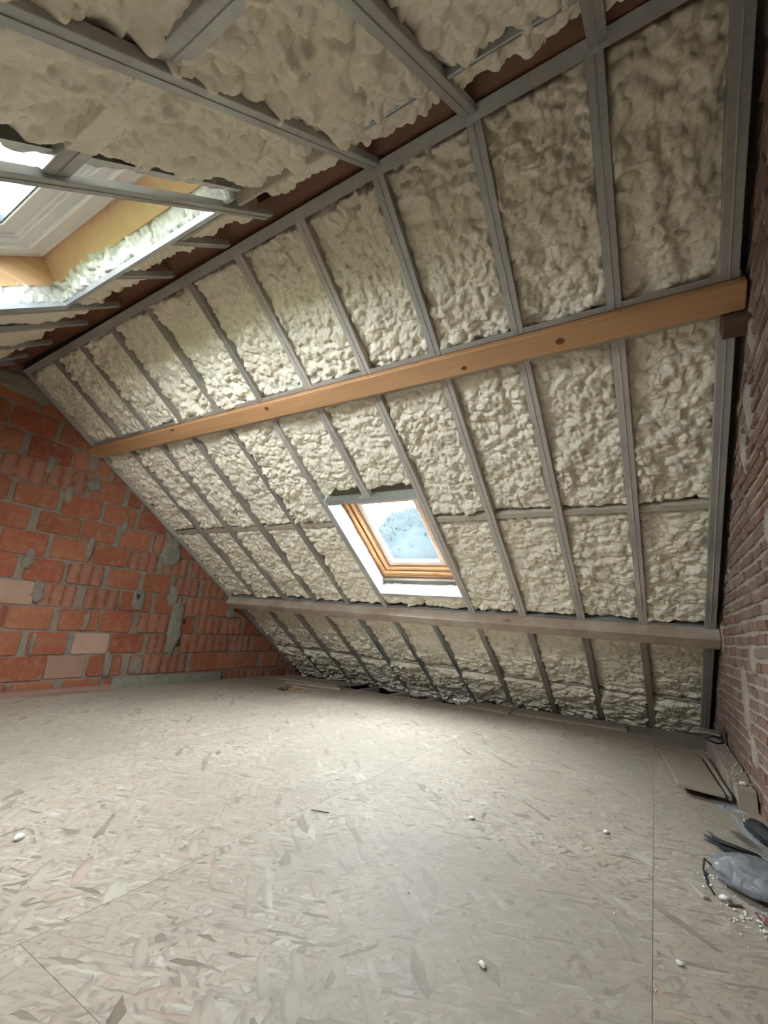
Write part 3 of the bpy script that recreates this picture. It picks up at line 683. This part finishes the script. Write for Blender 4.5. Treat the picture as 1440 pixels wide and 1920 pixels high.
tag(bpy.data.objects['cable_loop'], 'black cable loop on the farthest timber offcut by the brick wall', 'cable')
slab('wood_splinter', [(4.885, -1.02), (4.893, -1.02), (4.893, -0.86), (4.885, -0.90)], [0.123, 0.123, 0.123, 0.123], 0.085, DARKWOOD, 'dark wooden splinter standing against the brick wall', 'splinter')

# grey sheet with a hole, black rubber sleeve, perforated strap, plastic bag, frayed cable bundle
def sheet_hole():
    c = Vector((4.775, -2.18)); outer = [(4.715, -2.00), (4.74, -1.985), (4.775, -1.99), (4.815, -2.05), (4.835, -2.14), (4.85, -2.28), (4.852, -2.42), (4.84, -2.55), (4.81, -2.52), (4.775, -2.40), (4.745, -2.26), (4.725, -2.12)]
    n = 12; inn = [(4.768 + 0.016 * math.cos(-2 * math.pi * i / n + 2.4), -2.12 + 0.034 * math.sin(-2 * math.pi * i / n + 2.4)) for i in range(n)]
    vs_ = []
    for dz in (0.006, 0.009):
        vs_ += [(x, y, dz + 0.005 * math.sin(9 * y + 4 * x)) for x, y in outer] + [(x, y, dz + 0.005 * math.sin(9 * y + 4 * x)) for x, y in inn]
    fs = []
    for i in range(n):
        j = (i + 1) % n
        fs += [(i, j, n + j, n + i), (2 * n + i, 2 * n + j, 3 * n + j, 3 * n + i), (i, j, 2 * n + j, 2 * n + i), (n + i, n + j, 3 * n + j, 3 * n + i)]
    tag(mesh('plastic_sheet', vs_, fs, GREYSHEET), 'grey plastic sheet with a dark hole, on the floor by the offcut', 'plastic sheet')
sheet_hole()
def lump(name, c, r, rotz, mat, label, cat, seed, amp=0.25, taper=0.0, parent=None, sub=4, tilt=0.0):
    bm = bmesh.new(); bmesh.ops.create_icosphere(bm, subdivisions=sub, radius=1.0)
    rr = random.Random(seed); o1 = [rr.uniform(0, 50) for _ in range(3)]
    from mathutils import noise as NZ
    for v_ in bm.verts:
        d = v_.co.normalized()
        k = 1 + amp * NZ.noise(d * 1.7 + Vector(o1)) + amp * 0.5 * NZ.noise(d * 4.5 + Vector(o1)) + amp * 0.25 * NZ.noise(d * 10 + Vector(o1))
        p = d * k; p.x *= r[0] * (1 + taper * p.y); p.y *= r[1]; p.z = max(p.z, -0.75) * r[2]
        v_.co = p
    M_ = Matrix.Rotation(rotz, 4, 'Z') @ Matrix.Rotation(tilt, 4, 'X')
    for v_ in bm.verts: v_.co = M_ @ v_.co + Vector(c)
    vs_ = [v_.co.copy() for v_ in bm.verts]; fs = [tuple(x.index for x in f.verts) for f in bm.faces]; bm.free()
    o = mesh(name, vs_, fs, mat, parent, True)
    if label: tag(o, label, cat)
    return o
lump('rubber_sleeve', (4.838, -2.52, 0.045), (0.030, 0.13, 0.032), 0.25, BLACK, 'black rubber sleeve lying on the grey sheet at the wall', 'rubber sleeve', 3, 0.25)
bag = tag(empty('plastic_bag', (4.75, -3.015, 0)), 'crumpled clear plastic bag with dark red film inside, by the wall', 'plastic bag')
lump('film_wrap', (4.752, -3.015, 0.046), (0.130, 0.092, 0.052), -0.35, PLASTIC, None, None, 21, 0.22, parent=bag)
lump('red_content', (4.800, -3.085, 0.030), (0.080, 0.050, 0.032), -0.35, MAROON, None, None, 6, 0.25, parent=bag)
lump('red_film', (4.770, -3.245, 0.010), (0.016, 0.085, 0.011), 0.62, MAROON, 'dark red plastic film trailing beside the clear bag', 'plastic film', 8, 0.35)
def strap():
    a, b = Vector((4.752, -2.50, 0.020)), Vector((4.835, -2.78, 0.030)); d = (b - a); s_ = d.cross(Vector((0, 0, 1))).normalized() * 0.016
    n = 14; vs_, fs = [], []
    # ladder-like strip: two rails and rungs leave real holes
    def bx(p, q, wv):
        b0 = len(vs_); u_ = Vector((0, 0, 0.002))
        vs_.extend([p - wv, p + wv, q + wv, q - wv, p - wv + u_, p + wv + u_, q + wv + u_, q - wv + u_]); fs.extend([tuple(b0 + i for i in f) for f in BOXF])
    sd = s_.normalized() * 0.003
    for sg in (-1, 0, 1): bx(a + s_ * sg, b + s_ * sg, sd)
    for i in range(n + 1):
        p = a + d * i / n; dv = d.normalized() * 0.004
        b0 = len(vs_); u_ = Vector((0, 0, 0.002))
        q = [p - s_ - dv, p + s_ - dv, p + s_ + dv, p - s_ + dv]; vs_.extend(q + [x + u_ for x in q]); fs.extend([tuple(b0 + i_ for i_ in f) for f in BOXF])
    tag(mesh('perforated_strap', vs_, fs, STEEL_B), 'perforated steel strap lying above the clear plastic bag', 'metal strap')
strap()
cb = tag(empty('cable_bundle', (4.68, -2.72, 0)), 'frayed black cable bundle lying behind the clear plastic bag', 'cable')
rr = random.Random(4)
for i in range(11):
    sy = rr.uniform(-0.012, 0.012); sx = rr.uniform(-0.01, 0.01); z = rr.uniform(0.012, 0.034)
    tube('strand', [(4.79 + sx, -2.76 + sy, z), (4.74 + sx, -2.75 + sy, z + 0.008), (4.69 + sx, -2.72 + sy * 2, z + 0.004), (4.645 + rr.uniform(-0.02, 0.015), -2.69 + rr.uniform(-0.05, 0.05), z + rr.uniform(0, 0.035))], [0.006, 0.005, 0.004, 0.0015], BLACK, cb, 6)
tube('bent_wire', [(4.635, -2.88, 0.006), (4.615, -2.93, 0.035), (4.608, -2.96, 0.012), (4.612, -3.06, 0.006), (4.625, -3.12, 0.005)], 0.0032, BLACK)
tag(bpy.data.objects['bent_wire'], 'thin bent black wire on the floor left of the clear bag', 'wire')
stick('wood_chip', (4.565, -3.10, 0.003), (4.60, -3.17, 0.003), 0.016, 0.010, GREYWOOD, 'small greyish wood chip at the tip of the bent wire', 'wood chip')
stick('wood_chip', (4.652, -3.165, 0.003), (4.690, -3.145, 0.003), 0.012, 0.008, DARKWOOD, 'dark reddish wood chip just below the clear bag', 'wood chip')
stick('nail', (3.27, -3.46, fz(3.3) + 0.002), (3.34, -3.43, fz(3.3) + 0.002), 0.004, 0.004, BLACK, 'thin dark nail lying on a grey stain mid-floor', 'nail')

# foam crumbs: a few big ones are things, the dust of small ones is stuff
for i, (x, y, r_, lab) in enumerate(((4.125, -3.864, 0.007, 'cream foam crumb on the floor, nearest bottom centre'), (4.517, -3.563, 0.006, 'cream foam crumb alone on the floor at lower right'), (3.82, -3.087, 0.008, 'cream foam crumb in the middle of the floor'),
                                    (4.650, -3.135, 0.010, 'large pale foam chunk on the floor below the clear bag'), (4.850, -2.00, 0.013, 'pale foam chunk on the nearest timber offcut'), (4.30, -2.85, 0.008, 'white foam crumb on the floor in front of the eave boards'), (2.70, -4.25, 0.012, 'white scrap on the floor at the left edge'))):
    zz = 0.101 if i == 4 else fz(x)
    lump('foam_crumb', (x, y, zz + r_ * 0.6), (r_, r_ * 1.5, r_ * 0.8), R.uniform(0, 3), CRUMB, lab, 'foam crumb', 30 + i, 0.5, sub=2)
rest_v, rest_f = [], []
def crumb(x, y, z, r_):
    b0 = len(rest_v)
    for d in ((1, 0, 0), (0, 1, 0), (-1, 0, 0), (0, -1, 0), (0, 0, 1), (0, 0, -0.4)):
        rest_v.append((x + d[0] * r_ * R.uniform(0.6, 1.3), y + d[1] * r_ * R.uniform(0.6, 1.3), z + r_ * 0.4 + d[2] * r_ * 0.8))
    for a, b_ in ((0, 1), (1, 2), (2, 3), (3, 0)): rest_f.append((b0 + a, b0 + b_, b0 + 4)); rest_f.append((b0 + b_, b0 + a, b0 + 5))
for i in range(420):
    x, y = R.uniform(0.3, 4.75), R.uniform(-4.9, -0.5)
    crumb(x, y, fz(x), R.uniform(0.0012, 0.0035))
for i in range(330):
    k = R.choice(((4.66, -3.0, 0.07, 0.16), (4.84, -2.35, 0.04, 0.2), (4.70, -3.22, 0.06, 0.08), (4.80, -0.95, 0.06, 0.2), (4.64, -1.0, 0.1, 0.1)))
    x, y = min(R.gauss(k[0], k[2] * 0.6), 4.885), R.gauss(k[1], k[3] * 0.6)
    crumb(x, y, fz(x), R.uniform(0.0015, 0.0055))
for i in range(90):
    x, y = R.uniform(4.815, 4.885), R.uniform(-2.08, -0.65)
    crumb(x, y, 0.122 if y > -1.69 else (0.112 if y > -1.90 else 0.100), R.uniform(0.002, 0.006))
tag(mesh('foam_debris', rest_v, rest_f, CRUMB), 'fine cream foam crumbs scattered over the whole floor', 'debris', kind='stuff')

# ------------------------------------------------------------------ outside
tag(mesh('ground', [(x, y, -5.5 + d) for d in (-0.2, 0) for x, y in ((-60, -60), (60, -60), (60, 60), (-60, 60))], BOXF, LAWN), 'green ground far below outside the house', kind='structure')
tree = tag(empty('garden_tree', (-2.4, 9.3, -5.5)), 'dark leafy tree seen through the brown roof window', 'tree')
tube('trunk', [(-2.4, 9.3, -5.5), (-2.45, 9.3, -3), (-2.4, 9.35, -0.5), (-2.4, 9.3, 1.5)], [0.28, 0.22, 0.17, 0.1], BARK, tree)
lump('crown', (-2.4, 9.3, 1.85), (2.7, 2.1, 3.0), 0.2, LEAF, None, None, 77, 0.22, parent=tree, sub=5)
lv, lf = [], []
for i in range(3500):
    d = Vector((R.gauss(0, 1), R.gauss(0, 1), R.gauss(0, 1))).normalized(); k = R.uniform(0.93, 1.14)
    c = Vector((-2.4 + d.x * 2.7 * k, 9.3 + d.y * 2.1 * k, 1.85 + d.z * 3.0 * k))
    a = Vector((R.gauss(0, 1), R.gauss(0, 1), R.gauss(0, 1))).normalized() * 0.09; b_ = a.cross(d).normalized() * 0.05
    b0 = len(lv); lv += [c - a, c + b_, c + a, c - b_]; lf.append((b0, b0 + 1, b0 + 2, b0 + 3))
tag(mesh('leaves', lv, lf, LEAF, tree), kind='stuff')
